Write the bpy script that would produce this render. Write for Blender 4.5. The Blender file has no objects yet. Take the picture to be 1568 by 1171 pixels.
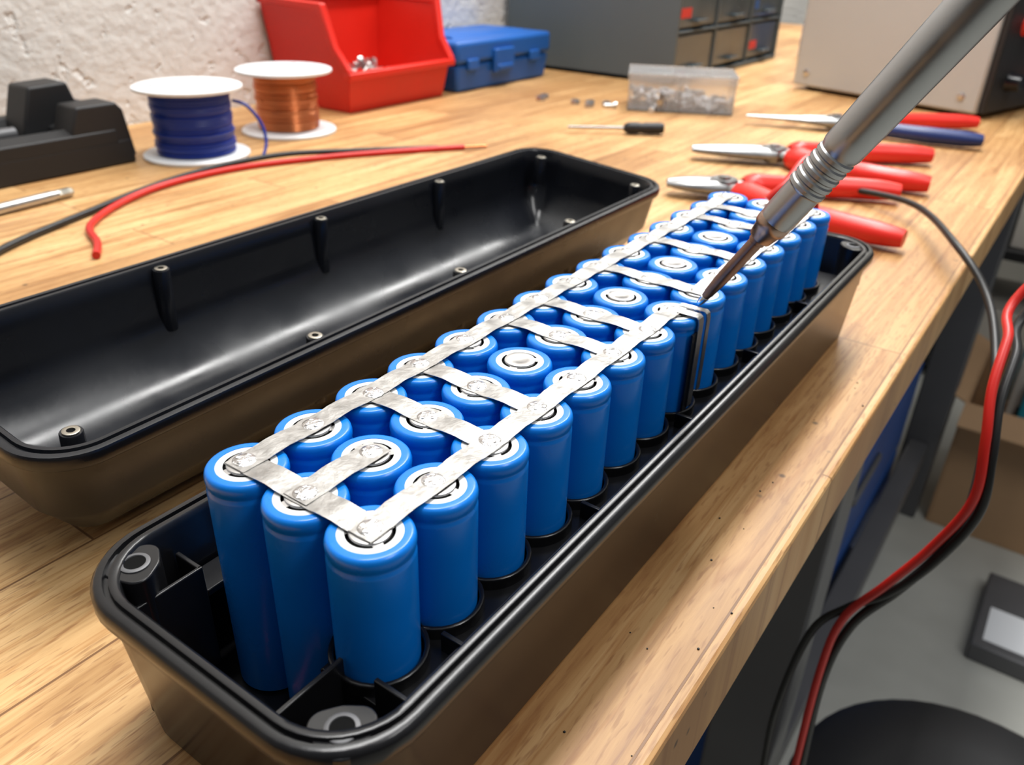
import bpy, bmesh, math, random
from mathutils import Vector, Matrix
random.seed(7)
scn=bpy.context.scene
S=0.001
ZO=915.0   # local z=-915 mm is the floor, bench top is at -65 mm
def W(p): return Vector((p[0]*S,p[1]*S,(p[2]+ZO)*S))
# ------------------------------------------------------------------ materials
def mat(name,col=(.5,.5,.5),rough=.5,metal=0.0,spec=.5,trans=0.0,ior=1.45,coat=0.0,bump=None,var=None,alpha=1.0,rv=(.75,1.3)):
    m=bpy.data.materials.new(name); m.use_nodes=True
    nt=m.node_tree; b=nt.nodes['Principled BSDF']
    b.inputs['Base Color'].default_value=(*col,1); b.inputs['Roughness'].default_value=rough
    b.inputs['Metallic'].default_value=metal; b.inputs['Specular IOR Level'].default_value=spec
    b.inputs['Transmission Weight'].default_value=trans; b.inputs['IOR'].default_value=ior
    b.inputs['Coat Weight'].default_value=coat; b.inputs['Alpha'].default_value=alpha
    tc=nt.nodes.new('ShaderNodeTexCoord')
    if var:   # (scale, amount)
        n=nt.nodes.new('ShaderNodeTexNoise'); n.inputs['Scale'].default_value=var[0]; n.inputs['Detail'].default_value=5
        nt.links.new(tc.outputs['Object'],n.inputs['Vector'])
        mx=nt.nodes.new('ShaderNodeMix'); mx.data_type='RGBA'
        mx.inputs[6].default_value=(*[c*(1-var[1]) for c in col],1); mx.inputs[7].default_value=(*[min(1,c*(1+var[1])) for c in col],1)
        nt.links.new(n.outputs['Fac'],mx.inputs[0]); nt.links.new(mx.outputs[2],b.inputs['Base Color'])
        mr=nt.nodes.new('ShaderNodeMapRange'); mr.inputs['From Min'].default_value=.3 if rv[1]>1.35 else 0; mr.inputs['From Max'].default_value=.7 if rv[1]>1.35 else 1
        mr.inputs['To Min'].default_value=max(0,rough*rv[0]); mr.inputs['To Max'].default_value=min(1,rough*rv[1])
        nt.links.new(n.outputs['Fac'],mr.inputs['Value']); nt.links.new(mr.outputs[0],b.inputs['Roughness'])
    if bump:  # (scale,strength,distance)
        n=nt.nodes.new('ShaderNodeTexNoise'); n.inputs['Scale'].default_value=bump[0]; n.inputs['Detail'].default_value=6
        nt.links.new(tc.outputs['Object'],n.inputs['Vector'])
        bp=nt.nodes.new('ShaderNodeBump'); bp.inputs['Strength'].default_value=bump[1]; bp.inputs['Distance'].default_value=bump[2]
        nt.links.new(n.outputs['Fac'],bp.inputs['Height']); nt.links.new(bp.outputs[0],b.inputs['Normal'])
    return m
def wood():
    m=bpy.data.materials.new('beech_butcher_block'); m.use_nodes=True
    nt=m.node_tree; b=nt.nodes['Principled BSDF']; N=nt.nodes.new; Lk=nt.links.new
    tc=N('ShaderNodeTexCoord'); sx=N('ShaderNodeSeparateXYZ'); Lk(tc.outputs['Object'],sx.inputs[0])
    cb=N('ShaderNodeCombineXYZ'); Lk(sx.outputs['Y'],cb.inputs['X']); Lk(sx.outputs['X'],cb.inputs['Y'])
    br=N('ShaderNodeTexBrick'); Lk(cb.outputs[0],br.inputs['Vector'])
    br.offset=.41; br.inputs['Scale'].default_value=1; br.inputs['Brick Width'].default_value=.30; br.inputs['Row Height'].default_value=.043
    br.inputs['Mortar Size'].default_value=.00045; br.inputs['Mortar Smooth'].default_value=.3
    br.inputs['Color1'].default_value=(0,0,0,1); br.inputs['Color2'].default_value=(1,1,1,1); br.inputs['Mortar'].default_value=(.3,.3,.3,1)
    mo=N('ShaderNodeMath'); mo.operation='MULTIPLY'; mo.inputs[1].default_value=3.7; Lk(br.outputs['Color'],mo.inputs[0])
    def stretched(kx,ky,detail,rough,dist):
        gx=N('ShaderNodeMath'); gx.operation='MULTIPLY'; gx.inputs[1].default_value=kx; Lk(sx.outputs['X'],gx.inputs[0])
        gy=N('ShaderNodeMath'); gy.operation='MULTIPLY'; gy.inputs[1].default_value=ky; Lk(sx.outputs['Y'],gy.inputs[0])
        g=N('ShaderNodeCombineXYZ'); Lk(gx.outputs[0],g.inputs[0]); Lk(gy.outputs[0],g.inputs[1]); Lk(mo.outputs[0],g.inputs[2])
        n=N('ShaderNodeTexNoise'); n.inputs['Scale'].default_value=1.0; n.inputs['Detail'].default_value=detail; n.inputs['Roughness'].default_value=rough; n.inputs['Distortion'].default_value=dist
        Lk(g.outputs[0],n.inputs['Vector']); return n
    n1=stretched(130,5,8,.66,.8)
    n2=stretched(900,110,2,.5,0)
    n5=stretched(55,1.6,3,.5,1.4)
    n3=N('ShaderNodeTexNoise'); n3.inputs['Scale'].default_value=7; n3.inputs['Detail'].default_value=3; Lk(tc.outputs['Object'],n3.inputs['Vector'])
    cr=N('ShaderNodeValToRGB'); Lk(n1.outputs['Fac'],cr.inputs[0])
    e=cr.color_ramp.elements; e[0].position=.30; e[0].color=(.31,.15,.054,1); e[1].position=.68; e[1].color=(.68,.46,.225,1)
    k=e.new(.43); k.color=(.49,.285,.115,1); k=e.new(.54); k.color=(.59,.37,.165,1)
    def mix(typ,f,a,bb):
        x=N('ShaderNodeMix'); x.data_type='RGBA'; x.blend_type=typ
        if isinstance(f,float): x.inputs[0].default_value=f
        else: Lk(f,x.inputs[0])
        for i,v in ((6,a),(7,bb)):
            if isinstance(v,tuple): x.inputs[i].default_value=v
            else: Lk(v,x.inputs[i])
        return x.outputs[2]
    tone=N('ShaderNodeValToRGB'); Lk(br.outputs['Color'],tone.inputs[0])
    e=tone.color_ramp.elements; e[0].color=(.80,.71,.62,1); e[1].color=(1.12,1.12,1.12,1)
    c=mix('MULTIPLY',1.0,cr.outputs[0],tone.outputs[0])
    r5=N('ShaderNodeMath'); r5.operation='MULTIPLY'; r5.inputs[1].default_value=9.0; Lk(n5.outputs['Fac'],r5.inputs[0])
    fr=N('ShaderNodeMath'); fr.operation='FRACT'; Lk(r5.outputs[0],fr.inputs[0])
    rr5=N('ShaderNodeValToRGB'); Lk(fr.outputs[0],rr5.inputs[0]); e=rr5.color_ramp.elements
    e[0].position=0; e[0].color=(1,1,1,1); e[1].position=1; e[1].color=(1,1,1,1); k=e.new(.86); k.color=(.80,.68,.56,1); k=e.new(.70); k.color=(.97,.95,.93,1)
    c=mix('MULTIPLY',.9,c,rr5.outputs[0])
    fl=N('ShaderNodeValToRGB'); Lk(n2.outputs['Fac'],fl.inputs[0]); e=fl.color_ramp.elements; e[0].position=.56;e[0].color=(0,0,0,1);e[1].position=.68;e[1].color=(.6,.6,.6,1)
    c=mix('MIX',fl.outputs[0],c,(.28,.12,.04,1))
    st=N('ShaderNodeValToRGB'); Lk(n3.outputs['Fac'],st.inputs[0]); e=st.color_ramp.elements; e[0].position=.35;e[0].color=(.82,.78,.74,1);e[1].position=.6;e[1].color=(1.05,1.05,1.05,1)
    c=mix('MULTIPLY',1.0,c,st.outputs[0])
    c=mix('MIX',br.outputs['Fac'],c,(.20,.09,.03,1))
    v=N('ShaderNodeTexVoronoi'); v.inputs['Scale'].default_value=60; Lk(tc.outputs['Object'],v.inputs['Vector'])
    vr=N('ShaderNodeValToRGB'); Lk(v.outputs['Distance'],vr.inputs[0]); e=vr.color_ramp.elements; e[0].position=.05;e[0].color=(.8,.8,.8,1);e[1].position=.10;e[1].color=(0,0,0,1)
    n4=N('ShaderNodeTexNoise'); n4.inputs['Scale'].default_value=13; Lk(tc.outputs['Object'],n4.inputs['Vector'])
    t4=N('ShaderNodeMath'); t4.operation='GREATER_THAN'; t4.inputs[1].default_value=.50; Lk(n4.outputs['Fac'],t4.inputs[0])
    m4=N('ShaderNodeMath'); m4.operation='MULTIPLY'; Lk(t4.outputs[0],m4.inputs[0]); Lk(vr.outputs[0],m4.inputs[1])
    c=mix('MIX',m4.outputs[0],c,(.05,.025,.012,1))
    Lk(c,b.inputs['Base Color'])
    rr=N('ShaderNodeMapRange'); rr.inputs['To Min'].default_value=.36; rr.inputs['To Max'].default_value=.58; Lk(n1.outputs['Fac'],rr.inputs['Value']); Lk(rr.outputs[0],b.inputs['Roughness'])
    bp=N('ShaderNodeBump'); bp.inputs['Strength'].default_value=.3; bp.inputs['Distance'].default_value=.0004; Lk(n1.outputs['Fac'],bp.inputs['Height']); Lk(bp.outputs[0],b.inputs['Normal'])
    return m
def wallmat():
    m=mat('white_painted_concrete',(.72,.70,.665),.75,var=(6,.10))
    nt=m.node_tree; b=nt.nodes['Principled BSDF']; N=nt.nodes.new
    tc=N('ShaderNodeTexCoord'); n=N('ShaderNodeTexNoise'); n.inputs['Scale'].default_value=90; n.inputs['Detail'].default_value=8
    v=N('ShaderNodeTexNoise'); v.inputs['Scale'].default_value=55; v.inputs['Detail'].default_value=4
    nt.links.new(tc.outputs['Object'],n.inputs['Vector']); nt.links.new(tc.outputs['Object'],v.inputs['Vector'])
    r=N('ShaderNodeValToRGB'); r.color_ramp.elements[0].position=.32; r.color_ramp.elements[1].position=.40; nt.links.new(v.outputs['Fac'],r.inputs[0])
    mm=N('ShaderNodeMath'); mm.operation='MULTIPLY_ADD'; mm.inputs[1].default_value=1.0
    nt.links.new(n.outputs['Fac'],mm.inputs[0]); nt.links.new(r.outputs[0],mm.inputs[2])
    bp=N('ShaderNodeBump'); bp.inputs['Strength'].default_value=.6; bp.inputs['Distance'].default_value=.003
    nt.links.new(mm.outputs[0],bp.inputs['Height']); nt.links.new(bp.outputs[0],b.inputs['Normal'])
    return m
M={}
M['wood']=wood(); M['wall']=wallmat()
M['wallb']=mat('grey_painted_wall',(.55,.53,.48),.8,var=(3,.1))
M['floor']=mat('concrete_floor',(.42,.42,.38),.55,var=(9,.18),bump=(60,.2,.002))
M['black']=mat('black_abs_plastic',(.008,.008,.009),.24,spec=.5,var=(40,.25),bump=(1800,.05,.0002))
M['blackg']=mat('black_gloss_plastic',(.007,.008,.011),.26,spec=.5,var=(22,.3),rv=(.65,1.5),bump=(55,.12,.0012))
M['blackm']=mat('black_matte',(.014,.014,.015),.5)
M['sleeve']=mat('blue_pvc_sleeve',(.002,.178,.66),.25,spec=.5,var=(60,.08))
M['white']=mat('white_insulator',(.70,.71,.71),.45)
M['nickel']=mat('nickel_strip',(.42,.41,.395),.38,metal=1,var=(260,.30),bump=(420,.4,.0006))
M['blob']=mat('spot_weld',(.62,.61,.60),.24,metal=1,bump=(900,.6,.0008))
M['cap']=mat('steel_cap',(.56,.55,.54),.32,metal=1,var=(200,.1))
M['dark']=mat('gap_hole_shade',(.006,.006,.006),.8,spec=.05)  # near-black paint for the shade in cell gaps and screw holes
M['steel']=mat('brushed_steel',(.30,.30,.30),.34,metal=1,var=(90,.2))
M['alu']=mat('anodised_barrel',(.42,.425,.43),.30,metal=1,var=(120,.07))
M['tip']=mat('heat_tinted_tip',(.27,.17,.13),.32,metal=1,var=(160,.5))
M['solder']=mat('molten_solder',(.85,.85,.85),.12,metal=1)
M['collar']=mat('bronzed_collar',(.45,.32,.25),.28,metal=1,var=(120,.3))
M['copper']=mat('enamelled_copper',(.62,.22,.085),.30,metal=.85,var=(60,.2))
M['bluew']=mat('blue_wire',(.010,.035,.28),.36,var=(80,.15))
M['whitep']=mat('white_plastic',(.76,.78,.80),.40,spec=.5)
M['red']=mat('red_plastic',(.66,.02,.010),.36,var=(20,.08))
M['redr']=mat('red_rubber',(.70,.025,.016),.34,var=(20,.1))
M['redc']=mat('red_silicone',(.58,.018,.012),.35)
M['blackc']=mat('black_silicone',(.012,.012,.012),.38)
M['bluep']=mat('blue_plastic',(.012,.10,.38),.42,var=(12,.12))
M['blued']=mat('dark_blue_enamel',(.010,.06,.24),.45,var=(6,.12))
M['blueh']=mat('navy_grip',(.012,.028,.13),.40)
M['grey']=mat('slate_grey_metal',(.095,.118,.13),.48,var=(8,.12))
M['clear']=mat('clear_polystyrene',(.96,.97,.98),.12,trans=.85,ior=1.25)
M['drawer']=mat('smoky_drawer',(.07,.09,.10),.2,spec=.6,var=(15,.4))
M['psu']=mat('light_grey_enclosure',(.46,.45,.425),.42,var=(6,.05))
M['card']=mat('cardboard',(.42,.26,.14),.8,var=(10,.15))
M['beige']=mat('beige_plastic',(.50,.47,.42),.6)
M['teal']=mat('teal_plastic',(.02,.30,.42),.45)
M['brass']=mat('brass_insert',(.42,.39,.33),.30,metal=1)
M['leg']=mat('grey_steel_leg',(.11,.11,.115),.45,metal=.3,var=(12,.15))
M['stool']=mat('black_vinyl',(.014,.014,.015),.5,bump=(500,.3,.0006))
# ------------------------------------------------------------------ geometry helpers (mm)
class Obj:
    def __init__(s,name,loc=(0,0,-65)):
        s.e=bpy.data.objects.new(name,None); s.e.empty_display_size=.01; scn.collection.objects.link(s.e); s.e.location=W(loc)
        s.loc=W(loc)
    def add(s,name,bm,m,bevel=0,seg=2,smooth=True,xf=None):
        if xf: bmesh.ops.transform(bm,matrix=xf,verts=bm.verts)
        for v in bm.verts: v.co=W(v.co)
        bmesh.ops.recalc_face_normals(bm,faces=bm.faces)
        me=bpy.data.meshes.new(name); bm.to_mesh(me); bm.free()
        for p in me.polygons: p.use_smooth=smooth
        if smooth: me.set_sharp_from_angle(angle=math.radians(38))
        for mm in (m if isinstance(m,(list,tuple)) else [m]): me.materials.append(M[mm])
        ob=bpy.data.objects.new(name,me); scn.collection.objects.link(ob)
        ob.parent=s.e; ob.matrix_parent_inverse=Matrix.Translation(-s.loc)
        if bevel:
            b=ob.modifiers.new('bevel','BEVEL'); b.width=bevel*S; b.segments=seg; b.limit_method='ANGLE'; b.angle_limit=math.radians(40)
        return ob
def box(x0,x1,y0,y1,z0,z1,bm=None,mi=0,taper=0):
    bm=bm or bmesh.new(); t=taper
    v=[bm.verts.new(p) for p in ((x0+t,y0+t,z0),(x1-t,y0+t,z0),(x1-t,y1-t,z0),(x0+t,y1-t,z0),(x0,y0,z1),(x1,y0,z1),(x1,y1,z1),(x0,y1,z1))]
    for f in ((3,2,1,0),(4,5,6,7),(0,1,5,4),(1,2,6,5),(2,3,7,6),(3,0,4,7)):
        fc=bm.faces.new([v[i] for i in f]); fc.material_index=mi
    return bm
def lathe(c,prof,n=40,bm=None,axis=(0,0,1),mis=None,cap=True):
    bm=bm or bmesh.new(); a=Vector(axis).normalized(); c=Vector(c)
    q=Vector((0,0,1)).rotation_difference(a)
    rings=[]
    for r,h in prof:
        if r<1e-6: rings.append([bm.verts.new(c+a*h)])
        else: rings.append([bm.verts.new(c+q@Vector((r*math.cos(2*math.pi*i/n),r*math.sin(2*math.pi*i/n),h))) for i in range(n)])
    for k in range(len(rings)-1):
        A,B=rings[k],rings[k+1]; mi=mis[k] if mis else 0
        for i in range(n):
            j=(i+1)%n
            if len(A)==1 and len(B)==1: continue
            if len(A)==1: f=bm.faces.new((A[0],B[i],B[j]))
            elif len(B)==1: f=bm.faces.new((A[i],A[j],B[0]))
            else: f=bm.faces.new((A[i],A[j],B[j],B[i]))
            f.material_index=mi
    if cap:
        for k,rg in ((0,rings[0]),(-1,rings[-1])):
            if cap=='bottom' and k==-1: continue
            if len(rg)>2:
                f=bm.faces.new(rg); f.material_index=(mis[k] if mis else 0)
    return bm
def cyl(p0,p1,r0,r1=None,n=24,bm=None,mi=0):
    p0=Vector(p0);p1=Vector(p1);r1=r0 if r1 is None else r1
    return lathe(p0,[(r0,0),(r1,(p1-p0).length)],n,bm,axis=(p1-p0),mis=[mi])
def smooth_pts(pts,k=8):
    P=[Vector(p) for p in pts]; out=[]
    for i in range(len(P)-1):
        a=P[max(i-1,0)];b=P[i];c=P[i+1];d=P[min(i+2,len(P)-1)]
        for j in range(k):
            t=j/k
            out.append(.5*((2*b)+(c-a)*t+(2*a-5*b+4*c-d)*t*t+(3*b-a-3*c+d)*t**3))
    out.append(P[-1]); return out
def sweep(pts,rad,n=12,k=8,bm=None,mi=0,flat=1.0):
    bm=bm or bmesh.new()
    if not isinstance(rad,(list,tuple)): rad=[rad]*len(pts)
    Q=smooth_pts(pts,k); R=[]
    for i in range(len(Q)):
        u=i/k; a=min(int(u),len(rad)-2); t=u-a; R.append(rad[a]*(1-t)+rad[a+1]*t)
    rings=[]
    up=None
    for i,p in enumerate(Q):
        tg=(Q[min(i+1,len(Q)-1)]-Q[max(i-1,0)]).normalized()
        if up is None:
            up=Vector((0,0,1)) if abs(tg.z)<.9 else Vector((1,0,0))
        sd=tg.cross(up).normalized(); up=sd.cross(tg).normalized()
        rings.append([bm.verts.new(p+sd*(math.cos(2*math.pi*j/n)*R[i])+up*(math.sin(2*math.pi*j/n)*R[i]*flat)) for j in range(n)])
    for A,B in zip(rings,rings[1:]):
        for i in range(n):
            f=bm.faces.new((A[i],A[(i+1)%n],B[(i+1)%n],B[i])); f.material_index=mi
    for rg in (rings[0],rings[-1]):
        f=bm.faces.new(rg); f.material_index=mi
    return bm
def prism(poly,axis,a,b,bm=None,mi=0):
    bm=bm or bmesh.new()
    def mk(p,t): return {'x':(t,p[0],p[1]),'y':(p[0],t,p[1]),'z':(p[0],p[1],t)}[axis]
    A=[bm.verts.new(mk(p,a)) for p in poly]; B=[bm.verts.new(mk(p,b)) for p in poly]
    n=len(poly)
    for i in range(n):
        f=bm.faces.new((A[i],A[(i+1)%n],B[(i+1)%n],B[i])); f.material_index=mi
    f=bm.faces.new(A); f.material_index=mi; f=bm.faces.new(B); f.material_index=mi
    return bm
def rrect(x0,x1,y0,y1,r,n=8):
    o=[]
    for cx,cy,a in ((x1-r,y0+r,-90),(x1-r,y1-r,0),(x0+r,y1-r,90),(x0+r,y0+r,180)):
        for i in range(n+1):
            t=math.radians(a+90*i/n); o.append((cx+r*math.cos(t),cy+r*math.sin(t)))
    return o
def shell(x0,x1,y0,y1,R,levels,n=8,capfirst=True,caplast=True):
    bm=bmesh.new(); rings=[]
    for ins,z in levels:
        rings.append([bm.verts.new((p[0],p[1],z)) for p in rrect(x0+ins,x1-ins,y0+ins,y1-ins,max(R-ins*.8,3),n)])
    for A,B in zip(rings,rings[1:]):
        m=len(A)
        for i in range(m): bm.faces.new((A[i],A[(i+1)%m],B[(i+1)%m],B[i]))
    if capfirst: bm.faces.new(rings[0])
    if caplast: bm.faces.new(rings[-1])
    return bm
def hull_poly(circles,n=24):
    pts=[]
    for (cx,cy,r) in circles:
        for i in range(n): pts.append((cx+r*math.cos(2*math.pi*i/n),cy+r*math.sin(2*math.pi*i/n)))
    pts=sorted(set(pts))
    def cr(o,a,b): return (a[0]-o[0])*(b[1]-o[1])-(a[1]-o[1])*(b[0]-o[0])
    lo=[]
    for p in pts:
        while len(lo)>1 and cr(lo[-2],lo[-1],p)<=1e-9: lo.pop()
        lo.append(p)
    hi=[]
    for p in reversed(pts):
        while len(hi)>1 and cr(hi[-2],hi[-1],p)<=1e-9: hi.pop()
        hi.append(p)
    return lo[:-1]+hi[:-1]
def single(name,bm,m,smooth=True):
    for v in bm.verts: v.co=W(v.co)
    bmesh.ops.recalc_face_normals(bm,faces=bm.faces)
    me=bpy.data.meshes.new(name); bm.to_mesh(me); bm.free()
    for p in me.polygons: p.use_smooth=smooth
    me.materials.append(M[m])
    ob=bpy.data.objects.new(name,me); scn.collection.objects.link(ob)
    return ob
ZT=-65
# ------------------------------------------------------------------ room
single('floor',box(-640,2600,-1500,3000,-955,-915),'floor',smooth=False)
single('wall_left',box(-682,-622,-1500,3000,-915,1685),'wall',smooth=False)
single('wall_back',box(-622,2600,2900,2960,-915,1685),'wallb',smooth=False)
# ------------------------------------------------------------------ workbench
wb=Obj('workbench',(-260,600,-915))
EX=90
wb.add('top',box(-621,EX,-420,2000,-98,ZT),'wood',bevel=1.5,smooth=False)
for i,(lx,ly) in enumerate(((30,470),(30,1500),(-580,470),(-580,1500),(30,-380),(-580,-380))):
    wb.add('leg_%d'%i,box(lx-30,lx+30,ly-30,ly+30,-915,-98),'leg',bevel=3)
wb.add('apron',box(20,40,-350,1470,-150,-98.5),'leg',bevel=2)
wb.add('lower_rail',box(10,45,500,1470,-780,-740),'leg',bevel=2)
wb.add('drawer_carcass',box(-300,-10,640,1400,-910,-151),'blued',bevel=3)
bm=bmesh.new()
for i in range(4): box(-9.8,2,655,1385,-900+i*187,-725+i*187,bm)
wb.add('drawer_fronts',bm,'blued',bevel=3)
bm=bmesh.new()
for i in range(4): box(2,9,950,1100,-780+i*187,-765+i*187,bm)
wb.add('drawer_pulls',bm,'leg',bevel=3)
# ------------------------------------------------------------------ battery tray
X0,X1,Y0,Y1=-25,63.5,-35,318
tr=Obj('battery_tray',(18.8,140,ZT))
RZ=-20
lv=[(8,ZT+.4),(7,ZT+.0),(6.0,ZT+1.5),(2.4,-27),(1.9,-25.6),(.6,-25.2),(0,-24.4),(0,-21.2),(.7,RZ-.2),(1.0,RZ),(2.3,RZ),(2.5,RZ-1.3),(3.3,RZ-1.3),(3.5,RZ-.1),(3.7,RZ),(4.8,RZ),(5.3,RZ-.4),(5.7,RZ-1.6),(9.0,-62.5)]
tr.add('shell',shell(X0,X1,Y0,Y1,20,lv,n=10),'black')
bm=bmesh.new(); bi=bmesh.new(); bd=bmesh.new()
for cx,cy,kx,ky in ((-14.6,-22.0,-16.0,-23.4),(53.0,-24.8,54.2,-26.0),(52.5,306.5,54,308),(-14.5,306,-16,307.5)):
    prism(hull_poly([(cx,cy,5.2),(kx,ky,4.8),(kx,cy+(3 if cy<0 else -3),3.4),(cx+(3 if cx<0 else -3),ky,3.4)]),'z',-40,RZ-.9,bm=bm)
    lathe((cx,cy,RZ-1.2),[(3.3,0),(3.3,.55),(3.0,.7),(2.4,.7),(2.3,.45)],28,bm=bi,cap=False)
    lathe((cx,cy,RZ-.86),[(2.5,0),(2.4,.08),(0,.08)],24,bm=bd,cap=False)  # black disc on the boss, painted as the shade of a hole
tr.add('screw_bosses',bm,'black',bevel=.35)
tr.add('thread_inserts',bi,'leg'); tr.add('hole_shade_discs',bd,'dark')
PX=19.5*.966; PY=19.5; NR=15
bm=bmesh.new()
box(30,55.6,-10,300,-36.5,-34.6,bm); box(-17.0,-8.5,-10,300,-36.5,-34.6,bm)
box(-9.4,-8.3,-29.0,-10,-58,-27,bm)
box(36.2,37.4,-29.0,-9.8,-58,-27,bm)
box(46,56.5,-10.2,-9.0,-56,-27,bm); box(-17.5,-8.5,-11.2,-10,-56,-27,bm)
box(29.6,30.8,-10,290,-60,-35,bm)
box(51.8,52.8,-9,300,-34.6,-30.5,bm)
tr.add('holder_shelf',bm,'black',bevel=.3)
bm=bmesh.new()
for j in range(NR):
    lathe((2*PX,j*PY,-35),[(11.0,0),(11.0,3.2),(10.7,3.5),(10.0,3.5),(9.8,3.2),(9.8,0)],32,bm=bm,cap=False)
    y=(j+.5)*PY
    if j in (0,3,6,9,12): box(2*PX+9.5,56.2,y-.6,y+.6,-35,-29.5,bm)
tr.add('cell_collars',bm,'black',bevel=.2)
bm=bmesh.new()
lathe((2*PX,0,-62),[(10.8,0),(10.8,29),(10.1,29),(9.8,28)],32,bm=bm,cap=False)
tr.add('cell_cup',bm,'black')
tr.add('sense_wire',sweep([(10,-13,-60),(16,-20,-58.5),(23,-23,-55),(30,-22,-50),(34.5,-16,-46),(35,-12,-52)],1.1,n=8),'redc')
# ------------------------------------------------------------------ lithium cells
pk=Obj('battery_pack',(18.8,140,-62))
bm=bmesh.new()
lathe((0,0,0),[(8.6,-62.2),(9.1,-61.6),(9.12,-5.0),(9.08,-4.4),(8.86,-3.9),(8.84,-3.5),(9.05,-2.9),(9.15,-2.2),(9.15,-1.4),(8.95,-.6),(8.55,-.12),(8.0,.02),(6.75,.02),(6.65,-.2)],48,bm=bm,cap='bottom')
sleeve=pk.add('cell_sleeve',bm,'sleeve')
bm=bmesh.new()
lathe((0,0,0),[(6.72,-.1),(6.55,.0),(5.15,.0),(5.05,-.1),(5.05,-1.0),(3.4,-1.0)],40,bm=bm,cap=False,mis=[0,0,0,2,2])  # groove around the cap coloured near-black as its shade
lathe((0,0,0),[(4.35,-.9),(4.35,.12),(4.2,.32),(3.9,.38),(2.2,.38),(2.0,.30),(0,.30)],32,bm=bm,cap=False,mis=[1]*6)
for a in range(3):
    t=math.radians(a*120+20); c,s_=math.cos(t),math.sin(t)
    pts=[(4.0,-1.1),(5.1,-1.1),(5.1,1.1),(4.0,1.1)]
    vs=[bm.verts.new((p[0]*c-p[1]*s_,p[0]*s_+p[1]*c,-.03)) for p in pts]; f=bm.faces.new(vs); f.material_index=1
capo=pk.add('cell_top',bm,['white','cap','dark'])
for j in range(NR):
    for k in range(3):
        if j==0 and k==0: continue
        rot=random.uniform(0,6.28)
        jx=random.uniform(-.2,.2); jy=random.uniform(-.2,.2); jz=random.uniform(-.12,.02)
        for src in (sleeve,capo):
            o=bpy.data.objects.new(src.name+'_%d_%d'%(k,j),src.data); scn.collection.objects.link(o)
            o.parent=pk.e; o.matrix_parent_inverse=Matrix.Translation(-pk.loc)
            o.location=Vector(((k*PX+jx)*S,(j*PY+jy)*S,jz*S)); o.rotation_euler=(0,0,rot)
# ------------------------------------------------------------------ nickel strips
def strip(p,q,w=7.0,th=.15,ncell=None,zb=.46,bm=None,ext=3.2,wob=0):
    bm=bm or bmesh.new(); p=Vector((*p,0));q=Vector((*q,0)); d=(q-p).normalized(); s_=Vector((-d.y,d.x,0))
    p=p-d*ext;q=q+d*ext; Ln=(q-p).length; n=max(8,int(Ln/1.3)); pr=None
    for i in range(n+1):
        t=i/n; c=p+(q-p)*t
        ph=((t*Ln-ext)%ncell)/ncell; z=zb-.12+.42*(math.sin(math.pi*ph)**4)+wob*random.uniform(-.05,.05)
        if t*Ln<ext or t*Ln>Ln-ext: z=zb-.12
        ww=w*(.5+.006*math.sin(i*1.7))
        tl=.10*math.sin(i*.23+p.x)
        cur=[bm.verts.new(c+s_*a+Vector((0,0,z+b+(tl if a>0 else -tl)*.6))) for a,b in ((-ww,0),(-ww,th),(ww,th),(ww,0))]
        if pr:
            for a in range(4): bm.faces.new((pr[a],pr[(a+1)%4],cur[(a+1)%4],cur[a]))
        else: bm.faces.new(cur)
        pr=cur
    bm.faces.new(pr); return bm
bm=bmesh.new(); bw=bmesh.new()
rows=[0,2,3,5,6,8,10,12,13]
for r in rows: strip((0,r*PY),(2*PX,r*PY),w=6.6,ncell=PX,bm=bm,zb=.50)
strip((PX,0),(PX,PY),w=6.8,ncell=PY,bm=bm,zb=.72,ext=2.8)
strip((0,0),(0,14*PY),w=6.2,ncell=PY,bm=bm,zb=.72,wob=1)
strip((2*PX,0),(2*PX,7*PY),w=6.2,ncell=PY,bm=bm,zb=.72,wob=1)
strip((2*PX,8*PY),(2*PX,14*PY),w=6.2,ncell=PY,bm=bm,zb=.72,wob=1)
pk.add('nickel_strips',bm,'nickel')
def weld(x,y,z=.78):
    a=random.uniform(0,3)
    lathe((x,y,z-.05),[(2.7,0),(2.4,.22),(1.6,.42),(0,.5)],20,bm=bw,cap=False)
    for i in range(4):
        t=a+i*1.571; lathe((x+1.6*math.cos(t),y+1.6*math.sin(t),z+.2),[(.55,0),(.5,.25),(.2,.30),(0,.15)],10,bm=bw,cap=False)
for j in range(NR):
    weld(0+random.uniform(-.7,.7),j*PY); weld(2*PX+random.uniform(-.7,.7),j*PY+random.uniform(-.6,.6))
    if j in rows: weld(PX,j*PY,z=.55 if j else .78)
weld(PX,PY)
pk.add('spot_welds',bw,'blob')
bm=bmesh.new()
xs=2*PX+9.35; yy=7*PY
for dy,w,x_,zl in ((-.5,3.6,xs,-31),(4.6,2.6,xs+.3,-27)):
    pr=None
    for x,z in ((2*PX,.9),(x_-1.0,.95),(x_-.1,.3),(x_+.25,-1.2),(x_+.3,-12),(x_+.25,zl)):
        cur=[bm.verts.new((x+a,yy+dy+b,z+a*.3)) for a,b in ((0,-w/2),(.35,-w/2),(.35,w/2),(0,w/2))]
        if pr:
            for a in range(4): bm.faces.new((pr[a],pr[(a+1)%4],cur[(a+1)%4],cur[a]))
        pr=cur
pk.add('side_tabs',bm,'nickel')
pk.add('side_insulation',box(xs-.4,xs+.15,yy-5.0,yy-1.6,-34,-4),'blackg')
pk.add('output_lead',sweep([(2*PX-19,14*PY,1.8),(2*PX-14,14*PY+6,9),(2*PX-12,14*PY+25,17),(2*PX-9,14*PY+50,10),(22,14*PY+62,-6),(30,14*PY+75,-45),(40,14*PY+110,-61.5)],2.2),'redc')
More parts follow.
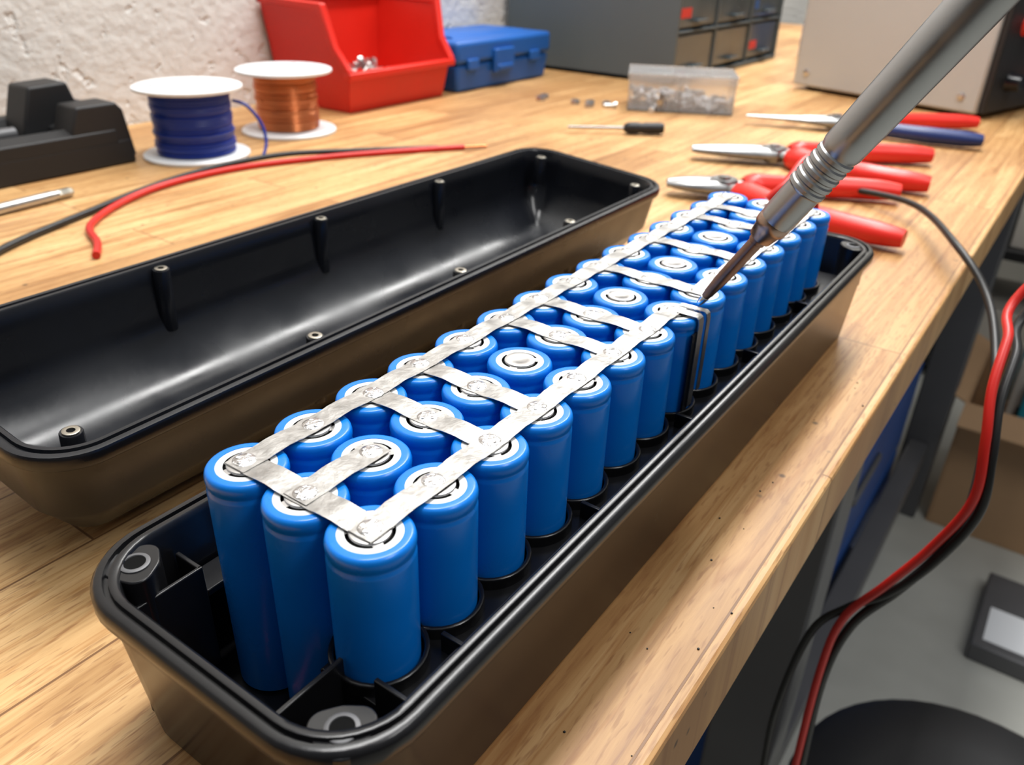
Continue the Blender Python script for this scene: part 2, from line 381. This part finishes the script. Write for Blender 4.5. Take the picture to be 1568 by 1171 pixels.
# ------------------------------------------------------------------ lid
th=math.asin(8/97.); c_,s_=math.cos(th),math.sin(th)
LX=Matrix(((c_,0,s_,-61),(0,1,0,0),(-s_,0,c_,-20),(0,0,0,1)))
ld=Obj('enclosure_lid',(-110,155,-62))
lx0,lx1,ly0,ly1=-97,0,-19,346
D=45
lv=[(31,-D),(27,-D+.3),(20,-D+3.5),(13,-D+9),(7.5,-D+17),(4.5,-24),(2.4,-8),(1.8,-5),(.5,-4.8),(0,-4),(0,-1),(.5,-.1),(1,0),(2.2,0),(2.5,-1),(3.4,-1),(3.7,0),(4.9,0),(5.4,-.6),(6.3,-8),(7.6,-20),(10,-D+18),(15,-D+11.5),(22,-D+6),(28.5,-D+3.4),(33,-D+2.8)]
ld.add('shell',shell(lx0,lx1,ly0,ly1,19,lv,n=12),'blackg',xf=LX)
bm=bmesh.new(); bi=bmesh.new(); bd=bmesh.new()
for bx,by in ((-15,-2),(-9,82),(-9,163),(-9,250),(-15,330),(-80,330),(-89.5,245),(-89.5,160),(-89.5,77),(-80,-3)):
    corner=(by<20 or by>300)
    lathe((bx,by,-1.6),[(3.6,-16 if corner else -26),(3.2,-.3),(3.0,0),(0,0)],20,bm=bm,cap='bottom')
    wx=bx+2.5*(-1 if bx<-48 else 1)
    box(min(bx,wx),max(bx,wx),by-1.2,by+1.2,-16,-2.6,bm)
    lathe((bx,by,-1.7),[(2.4,0),(2.4,.5),(2.1,.6),(1.2,.55),(1.1,0)],24,bm=bi,cap=False)
    lathe((bx,by,-1.55),[(1.2,0),(0,.05)],16,bm=bd,cap=False)  # flat black disc, hole darkness put into its colour
ld.add('screw_bosses',bm,'blackg',xf=LX); ld.add('thread_inserts',bi,'brass',xf=LX); ld.add('hole_shade_discs',bd,'dark',xf=LX)
# ------------------------------------------------------------------ soldering iron
ax=Vector((.525,0.0,.851)).normalized(); tp=Vector((42.3,145.4,.9))
so=Obj('soldering_iron',(75,145.4,60))
so.add('tip',lathe(tp,[(0,0),(.7,.25),(1.1,1.5),(1.7,6),(2.1,12),(2.2,28),(2.6,28.3),(2.7,31)],28,axis=ax),'tip')
so.add('wetted_tip',lathe(tp,[(0,-.25),(.9,0),(1.25,1.4),(1.5,3.2),(1.3,3.4)],24,axis=ax,cap=False),'solder')
so.add('ferrule',lathe(tp,[(2.7,29.5),(3.6,30),(4.3,33.5),(4.9,34.2),(5.1,35.5),(5.1,37),(4.9,37.4)],36,axis=ax),'collar')
pr=[(4.4,36.5),(5.0,37),(5.25,38.5),(5.3,49)]
h=49
for i in range(5):
    pr+=[(5.35,h+.3),(5.75,h+.8),(5.75,h+1.9),(5.35,h+2.4)]; h+=2.7
pr+=[(5.6,h+.5),(5.9,h+1.5),(5.95,h+6),(6.15,h+14),(6.6,110),(7.0,160),(7.0,200),(6.2,202)]
so.add('barrel',lathe(tp,pr,48,axis=ax),'alu')
so.add('grip',lathe(tp,[(6.5,201),(10.5,203),(11,210),(9,225),(9.5,290),(8.5,318),(4,322)],36,axis=ax),'blueh')
e=tp+ax*320
so.add('cord',sweep([e,e+ax*40,e+Vector((90,20,60)),e+Vector((190,80,-60)),e+Vector((260,160,-420)),e+Vector((300,260,-900))],3.0),'blackc')
# ------------------------------------------------------------------ wire spools
def spool(name,cx,cy,rf,rd,h,m,pitch):
    o=Obj(name,(cx,cy,ZT))
    bm=bmesh.new()
    lathe((cx,cy,ZT),[(9,0),(rf-1.5,0),(rf,.7),(rf,2.4),(rf-1,3.2),(rd-4,3.4),(rd-4,h-3.4),(rf-1,h-3.2),(rf,h-2.4),(rf,h-.7),(rf-1.5,h),(22,h),(21.4,h+.8),(17,h+.8),(16.4,h),(11,h),(10.3,h-1),(9,h-3),(9,0)],64,bm=bm,cap=False)
    o.add('reel',bm,'whitep')
    bm=bmesh.new()
    for i in range(3):
        t=i*2.094; lathe((cx+27*math.cos(t),cy+27*math.sin(t),ZT+h-.2),[(3,0),(3,.35),(0,.35)],20,bm=bm,cap=False)
    o.add('wire_holes',bm,'leg')
    bm=bmesh.new(); prof=[(rd-5,4)]
    z=4.0; top=h-4
    while z<top-pitch:
        r=rd+random.uniform(-.45,.45)-1.2*abs(math.sin(z*.31))
        prof+=[(r-.9,z),(r-.2,z+pitch*.25),(r,z+pitch*.5),(r-.2,z+pitch*.75)]; z+=pitch
    prof.append((rd-5,top))
    lathe((cx,cy,ZT),prof,64,bm=bm,cap=False)
    o.add('wound_wire',bm,m)
    return o
sp=spool('wire_spool',-474,319,42,32,56,'bluew',2.6)
sp.add('loose_end',sweep([(-474+20,319+26,-22),(-474+30,319+32,-26),(-474+38,319+38,-40),(-474+44,319+36,-54),(-474+48,319+28,-63.4)],1.3),'bluew')
sp=spool('wire_spool',-491,432,43,29,56,'copper',1.7)
# ------------------------------------------------------------------ black cell cradle at left
hd=Obj('battery_cradle',(-535,160,ZT))
hd.add('base',box(-572,-490,20,274,ZT,-46),'blackm',bevel=2)
bm=prism([(-572,-48),(-490,-48),(-490,-38),(-503,-34),(-508,-42),(-554,-42),(-559,-32),(-572,-32)],'y',20,262)
hd.add('side_rails',bm,'blackm',bevel=1)
bm=bmesh.new()
prism([(262,-60),(222,-60),(228,-34),(234,-18),(266,-18),(271,-24),(276,-60)],'x',-518,-491,bm)
prism([(262,-60),(205,-60),(214,-30),(222,-7),(252,-6),(256,-20),(270,-24),(275,-60)],'x',-560,-530,bm)
prism([(262,-60),(225,-60),(230,-36),(262,-30),(275,-60)],'x',-531,-517,bm)
hd.add('end_stop',bm,'blackm',bevel=2.0,seg=3)
hd.add('contact_rod',cyl((-531,30,-38),(-531,205,-38),5,n=20),'leg')
# ------------------------------------------------------------------ driver bit
db=Obj('driver_bit',(-434,160,ZT+3.6))
a=Vector((-428,95,ZT+3.6)); b=Vector((-437.5,190,ZT+3.6)); d=(b-a).normalized()
db.add('shaft',lathe(a,[(3.1,0),(3.6,1),(3.6,82),(3.2,83),(3.2,86)],20,axis=d),'cap')
db.add('hex_end',lathe(a+d*86,[(3.2,0),(3.5,.6),(3.5,9),(2.2,11)],6,axis=d),'brass')
# ------------------------------------------------------------------ loose leads on bench
w=Obj('hookup_wire',(-370,300,ZT+2.3))
w.add('insulation',sweep([(-318,60,ZT+2.4),(-359,104,ZT+2.4),(-390,177,ZT+2.4),(-413,240,ZT+2.4),(-421,296,ZT+3),(-405,350,ZT+6),(-376,400,ZT+5),(-338,466,ZT+2.4)],2.2),'blackc')
w=Obj('hookup_wire',(-370,300,ZT+2.3))
w.add('insulation',sweep([(-311,134,ZT+2.5),(-330,146,ZT+2.5),(-363,161,ZT+2.5),(-392,200,ZT+2.5),(-409,249,ZT+2.5),(-408,310,ZT+2.6),(-384,377,ZT+2.5),(-352,435,ZT+2.5),(-322,483,ZT+2.5)],2.3),'redc')
w.add('tinned_end',sweep([(-322,483,ZT+2.5),(-310,500,ZT+2.4)],1.4),'copper')
# ------------------------------------------------------------------ red bin
bn=Obj('storage_bin',(-560,600,ZT))
bx0,bx1,by0,by1=-619,-503,522,684
side=[(bx0+6,ZT),(bx1-6,ZT),(bx1,-30),(bx1+4,-24),(bx1-14,-2),(bx1-24,34),(bx0,37)]
def draft(bm):
    for v in bm.verts:
        t=(v.co.z-ZT)/100.0
        if v.co.y<by0+10: v.co.y-=12*t-6
        elif v.co.y>by1-10: v.co.y+=12*t-6
bm=bmesh.new(); prism(side,'y',by0,by0+2.5,bm); prism(side,'y',by1-2.5,by1,bm)
prism([(bx0,37),(bx0+6,ZT),(bx0+9,ZT),(bx0+3,37)],'y',by0,by1,bm)
box(bx0+6,bx1-6,by0,by1,ZT,ZT+3,bm)
prism([(bx1-9,ZT),(bx1-6,ZT),(bx1+1,-28),(bx1-2,-28)],'y',by0,by1,bm)
draft(bm); bn.add('walls',bm,'red',bevel=1,seg=2)
bm=bmesh.new()
for y_ in (by0-4,by1-4):
    prism([(bx1+4,-29),(bx1+6,-23),(bx1-11,-1),(bx1-21,39),(bx0-.5,41),(bx0-.5,34),(bx1-27,32),(bx1-17,-5)],'y',y_,y_+8,bm)
prism([(bx1-4,-31),(bx1+7,-31),(bx1+7,-24),(bx1-4,-24)],'y',by0-4,by1+4,bm)
prism([(bx0-.5,34),(bx0+7,34),(bx0+7,41),(bx0-.5,41)],'y',by0-4,by1+4,bm)
draft(bm); bn.add('rim_flange',bm,'red',bevel=1.5,seg=2)
bm=bmesh.new()
for i in range(90):
    p=Vector((random.uniform(bx0+22,bx1-24),random.uniform(by0+24,by1-44),ZT+random.uniform(6,36)))
    d=Vector((random.uniform(-1,1),random.uniform(-1,1),random.uniform(-.3,.3))).normalized()
    lathe(p,[(1.8,0),(1.8,12),(4.2,12),(4.2,15),(2,16)],8,axis=d,bm=bm)
bn.add('loose_bolts',bm,'cap')
# ------------------------------------------------------------------ blue case
cs=Obj('plastic_case',(-560,795,ZT))
cs.add('base',box(-616,-503,699,893,ZT,-34,taper=3),'bluep',bevel=4,seg=3)
cs.add('lid',box(-617,-501,697,895,-33,-8),'bluep',bevel=5,seg=3)
bm=bmesh.new(); box(-501.5,-496,765,805,-47,-20,bm); box(-497,-494,770,800,-44,-38,bm)
box(-503,-498,715,735,-40,-28,bm); box(-503,-498,845,865,-40,-28,bm)
cs.add('latch',bm,'bluep',bevel=1.2)
cs.add('lid_ribs',prism([(-590,-8.5),(-525,-8.5),(-530,-5.5),(-585,-5.5)],'y',720,870),'bluep',bevel=1)
# ------------------------------------------------------------------ drawer cabinet
cb=Obj('drawer_cabinet',(-480,1140,ZT))
cx0,cx1,cy0,cy1,cz1=-612,-345,950,1340,230
bm=bmesh.new()
box(cx0,cx1,cy0,cy0+4,ZT,cz1,bm); box(cx0,cx1,cy1-4,cy1,ZT,cz1,bm); box(cx0,cx1-60,cy0+4,cy1-4,ZT,cz1,bm)
box(cx0,cx1,cy0,cy1,cz1-4,cz1,bm); box(cx0,cx1,cy0,cy1,ZT,ZT+6,bm)
nr=5; rh=(cz1-ZT-10)/nr
for i in range(1,nr): box(cx1-60,cx1-1,cy0+4,cy1-4,ZT+6+i*rh-2,ZT+6+i*rh+1,bm)
for i in range(1,3): box(cx1-60,cx1-1,cy0+i*(cy1-cy0)/3-2,cy0+i*(cy1-cy0)/3+2,ZT+6,cz1-4,bm)
cb.add('steel_frame',bm,'grey',bevel=1)
bm=bmesh.new();bh=bmesh.new();bc=bmesh.new()
for i in range(nr):
    for k in range(3):
        y0=cy0+k*(cy1-cy0)/3+5;y1=cy0+(k+1)*(cy1-cy0)/3-5;z0=ZT+6+i*rh+4;z1=ZT+6+(i+1)*rh-5
        box(cx1-55,cx1-4,y0,y1,z0,z1,bm)
        box(cx1-4,cx1+6,(y0+y1)/2-16,(y0+y1)/2+16,z0+6,z0+10,bh)
        if random.random()<.5: box(cx1-4.2,cx1-3.4,y0+8,y0+8+random.uniform(14,50),z0+12,z0+24,bc,mi=random.choice([0,1,2]))
cb.add('drawers',bm,'drawer',bevel=1.5); cb.add('handles',bh,'drawer',bevel=1); cb.add('drawer_labels',bc,['redr','beige','bluep'])
# ------------------------------------------------------------------ clear parts box
pb=Obj('clear_parts_box',(-255,790,ZT))
ang=math.atan2(53,102); LXB=Matrix.Translation((-304,751,0))@Matrix.Rotation(ang,4,'Z')
bm=bmesh.new(); box(0,115,0,62,ZT,ZT+2,bm); box(0,115,0,1.6,ZT+2,-27,bm); box(0,115,60.4,62,ZT+2,-27,bm); box(0,1.6,1.6,60.4,ZT+2,-27,bm); box(113.4,115,1.6,60.4,ZT+2,-27,bm)
box(56,57.5,1.6,60.4,ZT+2,-30,bm)
pb.add('tray',bm,'clear',bevel=.5,xf=LXB)
bm=bmesh.new(); box(-1.5,116.5,-1.5,63.5,-26.5,-24.5,bm); box(-1.5,116.5,-1.5,-.4,-34,-26.5,bm); box(-1.5,116.5,62.4,63.5,-34,-26.5,bm); box(50,65,-4,-1.4,-38,-25,bm)
pb.add('hinged_lid',bm,'clear',bevel=.5,xf=LXB)
bm=bmesh.new()
for i in range(60):
    p=Vector((random.uniform(12,103),random.uniform(10,52),ZT+random.uniform(5,18)))
    d=Vector((random.uniform(-1,1),random.uniform(-1,1),random.uniform(-.2,.2))).normalized()
    lathe(p,[(1.5,0),(2.6,1),(2.6,9),(1.4,10),(1.4,16),(3.6,16.5),(3.6,18)],8,axis=d,bm=bm,mis=[random.choice([0,0,1,1,1])]*6)
pb.add('crimp_terminals',bm,['cap','whitep'],xf=LXB)
# ------------------------------------------------------------------ bench power supply
ps=Obj('power_supply',(-60,1160,ZT))
pa=math.atan2(-64,229); PM=Matrix.Translation((-218,1048,0))@Matrix.Rotation(pa,4,'Z')
H=ZT+215
ps.add('enclosure',box(0,238,0,330,ZT+5,H),'psu',bevel=2.5,xf=PM)
ps.add('front_panel',box(238.2,246,4,326,ZT+6,H-3),'blackm',bevel=1.5,xf=PM)
bm=bmesh.new(); br=bmesh.new()
for i in range(4):
    for k in range(3):
        c=(246,45+i*80,ZT+38+k*58)
        lathe(c,[(11,0),(10,3),(8.5,14),(0,15)],20,axis=(1,0,0),bm=(br if (i+k)%3==1 else bm),cap=False)
ps.add('knobs',bm,'blackg',xf=PM); ps.add('binding_posts',br,'redr',xf=PM)
ps.add('display',box(245.8,246.6,60,230,ZT+160,ZT+195),'drawer',xf=PM)
bm=bmesh.new()
for x_,z_ in ((18,ZT+22),(218,ZT+22),(18,H-16),(218,H-16)):
    lathe((x_,.2,z_),[(4.5,0),(4,1.5),(1.5,2.2),(0,2.2)],16,axis=(0,-1,0),bm=bm,cap=False)
ps.add('case_screws',bm,'cap',xf=PM)
bm=bmesh.new()
for x_,y_ in ((20,20),(218,20),(20,310),(218,310)): lathe((x_,y_,ZT),[(8,0),(9,5.5)],16,bm=bm)
ps.add('feet',bm,'blackm',xf=PM)
jr=Obj('spray_can',(-305,1400,ZT))
jr.add('can',lathe((-305,1400,ZT),[(18,0),(20,2),(20,50),(16,60),(10,63),(10,74),(0,75)],32),'bluep')
# ------------------------------------------------------------------ small parts
ns=Obj('loose_nuts',(-360,745,ZT))
bm=bmesh.new()
for (x_,y_) in ((-408,734),(-367,744),(-352,752),(-345,738),(-335,760),(-412,748)):
    lathe((x_,y_,ZT),[(2.4,0),(5.6,.3),(5.6,4.4),(5.2,5),(2.4,5),(2.4,0)],6,bm=bm,cap=False)
lathe((-330,745,ZT+3),[(1.8,0),(1.8,11),(4,11),(4,14)],10,axis=(.7,.6,0),bm=bm)
ns.add('nuts',bm,'cap')
cr_=Obj('solder_crumbs',(78,20,ZT))
bm=bmesh.new()
for i in range(18):
    x_=random.uniform(66,88); y_=random.uniform(-30,260); r_=random.uniform(.2,.45)
    lathe((x_,y_,ZT),[(r_*.7,0),(r_,r_*.5),(r_*.6,r_*1.1),(0,r_*1.3)],7,bm=bm)
lathe((79.5,-3,ZT),[(.9,0),(1.3,.5),(.9,1.1),(0,1.4)],7,bm=bm,mis=[1]*3)
cr_.add('crumbs',bm,['blackm','bluew'])
sd=Obj('small_screwdriver',(-250,635,ZT+5.5))
a=Vector((-292,607,ZT+5.5)); b=Vector((-247,640,ZT+6)); d=(b-a).normalized()
sd.add('blade',lathe(a,[(.9,0),(1.3,3),(1.4,56)],12,axis=d),'steel')
sd.add('handle',lathe(b,[(2.6,-1),(4.6,1),(5.6,5),(5.6,12),(4.9,16),(5.4,20),(5.5,34),(4.6,38),(0,39)],10,axis=d),'blackm')
def pliers(name,tip,piv,h1,h2,m1,m2,needle=False,z=ZT+9,rh=8.0):
    o=Obj(name,(*piv,z))
    T=Vector((*tip,z));P=Vector((*piv,z));d=(P-T).normalized();n=Vector((-d.y,d.x,0)); Ln=(P-T).length
    for sg in (-1,1):
        if needle: pts=[T+n*sg*1.3,T+d*Ln*.45+n*sg*3.2,T+d*Ln*.75+n*sg*6.5,P+n*sg*4]; rr=[1.2,3.0,5.5,9]
        else: pts=[T+n*sg*3.2,T+d*Ln*.35+n*sg*6.2,T+d*Ln*.7+n*sg*6.2,P+n*sg*3]; rr=[3.2,5.6,7.2,9]
        o.add('jaw_%s'%('a' if sg<0 else 'b'),sweep(pts,rr,n=12,k=6,flat=.7),'steel')
    o.add('pivot',lathe(P+Vector((0,0,-6)),[(9.5,0),(10,1),(10,11),(9.3,12),(4.5,12),(4.3,13.6),(0,13.8)],28),'steel')
    for i,(h,mm,sg) in enumerate(((h1,m1,1),(h2,m2,-1))):
        Hh=Vector((*h,z)); dd=(Hh-P).normalized(); nn=Vector((-dd.y,dd.x,0))
        bow=8*sg
        o.add('tang_%d'%i,sweep([P+dd*4,P+dd*18+nn*bow*.35],[6.5,5.5],n=12,k=4,flat=.7),'steel')
        L2=(Hh-P).length
        pts=[P+dd*15+nn*bow*.25,P+dd*24+nn*bow*.45,P+dd*L2*.40+nn*bow*.95,P+dd*L2*.65+nn*bow,P+dd*L2*.88+nn*bow*.5,Hh]
        o.add('grip_%d'%i,sweep(pts,[rh*.8,rh*1.25,rh*.95,rh*1.05,rh,rh*.75],n=16,k=6,flat=.85),mm)
    return o
pliers('needle_nose_pliers',(-175,773),(-92,806),(24,912),(43,814),'redr','blueh',needle=True,rh=8.6)
pliers('combination_pliers',(-154,591),(-92,622),(18,712),(37,606),'redr','redr',rh=9.4)
pliers('side_cutters',(-121,474),(-84,492),(24,566),(52,452),'redr','redr',rh=8.8)
# ------------------------------------------------------------------ cables over bench edge
def cable(name,pts,r,m):
    o=Obj(name,pts[0]); o.add('lead',sweep(pts,r,k=10),m); return o
cable('power_cable',[(-60,590,-61.5),(-15,555,-57),(41,523,-52),(84,428,-47),(109,395,-62),(124,341,-76),(131,285,-88),(134,246,-100),(130,240,-122),(119,243,-152),(105,246,-185),(100,243,-225),(103,243,-300),(108,250,-430),(160,300,-905)],2.2,'blackc')
cable('test_lead',[(160,300,40),(125,284,-18),(126,262,-31),(127,246,-46),(131,237,-64),(134,235,-90),(126,238,-120),(114,238,-148),(101,241,-179),(98,240,-216),(100,238,-286),(105,240,-420),(130,260,-905)],1.95,'redc')
cable('test_lead',[(166,304,28),(130,288,-25),(130.5,266,-38),(131,249,-52),(135,239,-71),(137.5,237,-96),(129,239,-127),(116,241,-154),(101,245,-175),(89,243,-196),(84,236,-240),(85,235,-290),(96,235,-420),(150,280,-905)],1.95,'blackc')
# ------------------------------------------------------------------ beyond the bench
def obox(name,x0,x1,y0,y1,z0,z1,t=4,m='card',fill=None):
    o=Obj(name,((x0+x1)/2,(y0+y1)/2,z0)); bm=bmesh.new()
    box(x0,x1,y0,y1,z0,z0+t,bm); box(x0,x0+t,y0,y1,z0+t,z1,bm); box(x1-t,x1,y0,y1,z0+t,z1,bm); box(x0+t,x1-t,y0,y0+t,z0+t,z1,bm); box(x0+t,x1-t,y1-t,y1,z0+t,z1,bm)
    o.add('walls',bm,m,bevel=1)
    bm=bmesh.new()
    prism([(x0,z1),(x0-50,z1+22),(x0-50,z1+25),(x0,z1+4)],'y',y0,y1,bm)
    prism([(y0,z1),(y0-50,z1-26),(y0-50,z1-23),(y0,z1+3)],'x',x0,x1,bm)
    o.add('flaps',bm,m)
    if fill:
        bm=bmesh.new()
        for i in range(26):
            x_=random.uniform(x0+40,x1-70);y_=random.uniform(y0+40,y1-70);zz=z1-random.uniform(0,60)
            box(x_,x_+random.uniform(20,60),y_,y_+random.uniform(20,60),max(zz-60,z0+t),zz+random.uniform(20,90),bm,mi=random.randrange(4))
        o.add('contents',bm,fill,bevel=4)
    return o
obox('cardboard_box',80,430,1480,1800,-915,-640,fill=['whitep','teal','blackm','beige'])
bk=Obj('flat_parcel',(330,1230,-915))
bk.add('carton',box(210,480,1130,1340,-915,-880),'leg',bevel=3)
bk.add('label',box(225,300,1150,1240,-880,-879.4),'whitep')
sh=Obj('storage_shelf',(400,2300,-915))
bm=bmesh.new()
for z_ in (-880,-560,-240,80): box(-250,1000,2150,2550,z_,z_+25,bm)
for x_ in (-250,360,970):
    for y_ in (2150,2520): box(x_,x_+30,y_,y_+30,-915,300,bm)
sh.add('frame',bm,'blackm',bevel=2)
bm=bmesh.new()
for z_ in (-855,-535,-215,105):
    x_=-210
    while x_<930:
        w_=random.uniform(70,180); box(x_,x_+w_,2180,2450,z_,z_+random.uniform(90,230),bm,mi=random.choice([0,0,0,1,2,3,4])); x_+=w_+12
sh.add('stored_boxes',bm,['blackm','grey','card','blued','beige'],bevel=3)
st=Obj('workshop_stool',(215,455,-915))
st.add('seat',lathe((222,455,-560),[(120,0),(142,6),(148,18),(146,30),(135,38),(90,42),(0,43)],48),'stool')
st.add('column',cyl((222,455,-860),(222,455,-560),22),'steel')
bm=bmesh.new()
for i in range(5):
    t=i*2*math.pi/5+.3; sweep([(222,455,-860),(222+60*math.cos(t),455+60*math.sin(t),-868),(222+125*math.cos(t),455+125*math.sin(t),-885)],[18,15,11],n=10,k=4,bm=bm)
    lathe((222+125*math.cos(t),455+125*math.sin(t),-915),[(14,0),(18,8),(18,22),(8,30)],16,bm=bm)
st.add('base',bm,'blackm')
# ------------------------------------------------------------------ lights
def area(name,loc,tgt,sx,sy,power,col):
    l=bpy.data.lights.new(name,'AREA'); l.shape='RECTANGLE'; l.size=sx; l.size_y=sy; l.energy=power; l.color=col
    o=bpy.data.objects.new(name,l); scn.collection.objects.link(o); o.location=W(loc)
    d=(W(tgt)-W(loc)).normalized(); o.rotation_euler=d.to_track_quat('-Z','Y').to_euler(); return o
area('ceiling_tube_light',(-250,700,1450),(-250,700,0),.22,1.5,35,(1,.99,.97))
area('ceiling_tube_light',(-350,2000,1450),(-350,2000,0),.22,1.5,31,(1,.99,.97))
area('ceiling_tube_light',(900,300,1450),(700,400,0),.22,1.5,14,(1,.99,.97))
wd=bpy.data.worlds.new('room_ambient'); scn.world=wd; wd.use_nodes=True
nt=wd.node_tree; bg=nt.nodes['Background']; bg.inputs[1].default_value=1.12
tc=nt.nodes.new('ShaderNodeTexCoord'); dp=nt.nodes.new('ShaderNodeVectorMath'); dp.operation='DOT_PRODUCT'; dp.inputs[1].default_value=(-.15,.45,.88)
nt.links.new(tc.outputs['Generated'],dp.inputs[0])
rm=nt.nodes.new('ShaderNodeMapRange'); rm.inputs['From Min'].default_value=-1; rm.inputs['From Max'].default_value=1; nt.links.new(dp.outputs['Value'],rm.inputs['Value'])
rp=nt.nodes.new('ShaderNodeValToRGB'); nt.links.new(rm.outputs[0],rp.inputs[0])
e=rp.color_ramp.elements; e[0].position=.30; e[0].color=(.03,.03,.03,1); e[1].position=1.0; e[1].color=(.49,.505,.52,1); k=e.new(.6); k.color=(.175,.18,.185,1)
nt.links.new(rp.outputs[0],bg.inputs[0])
# ------------------------------------------------------------------ camera
cam=bpy.data.cameras.new('camera'); co=bpy.data.objects.new('camera',cam); scn.collection.objects.link(co); scn.camera=co
r=Vector((0.8143,0.5798,0.0279)).normalized(); f=Vector((-0.4965,0.7206,-0.484)).normalized()
dn=f.cross(r).normalized(); u=-dn
if u.z<0: u=-u
r=f.cross(u).normalized()
mw=Matrix(((r.x,u.x,-f.x,0),(r.y,u.y,-f.y,0),(r.z,u.z,-f.z,0),(0,0,0,1)))
co.matrix_world=Matrix.Translation(W((130.7,-87.8,103.5)))@mw
cam.sensor_width=36; cam.lens=28.50; cam.clip_start=.005; cam.clip_end=50
cam.dof.use_dof=True; cam.dof.focus_distance=.205; cam.dof.aperture_fstop=20
scn.view_settings.view_transform='Standard'
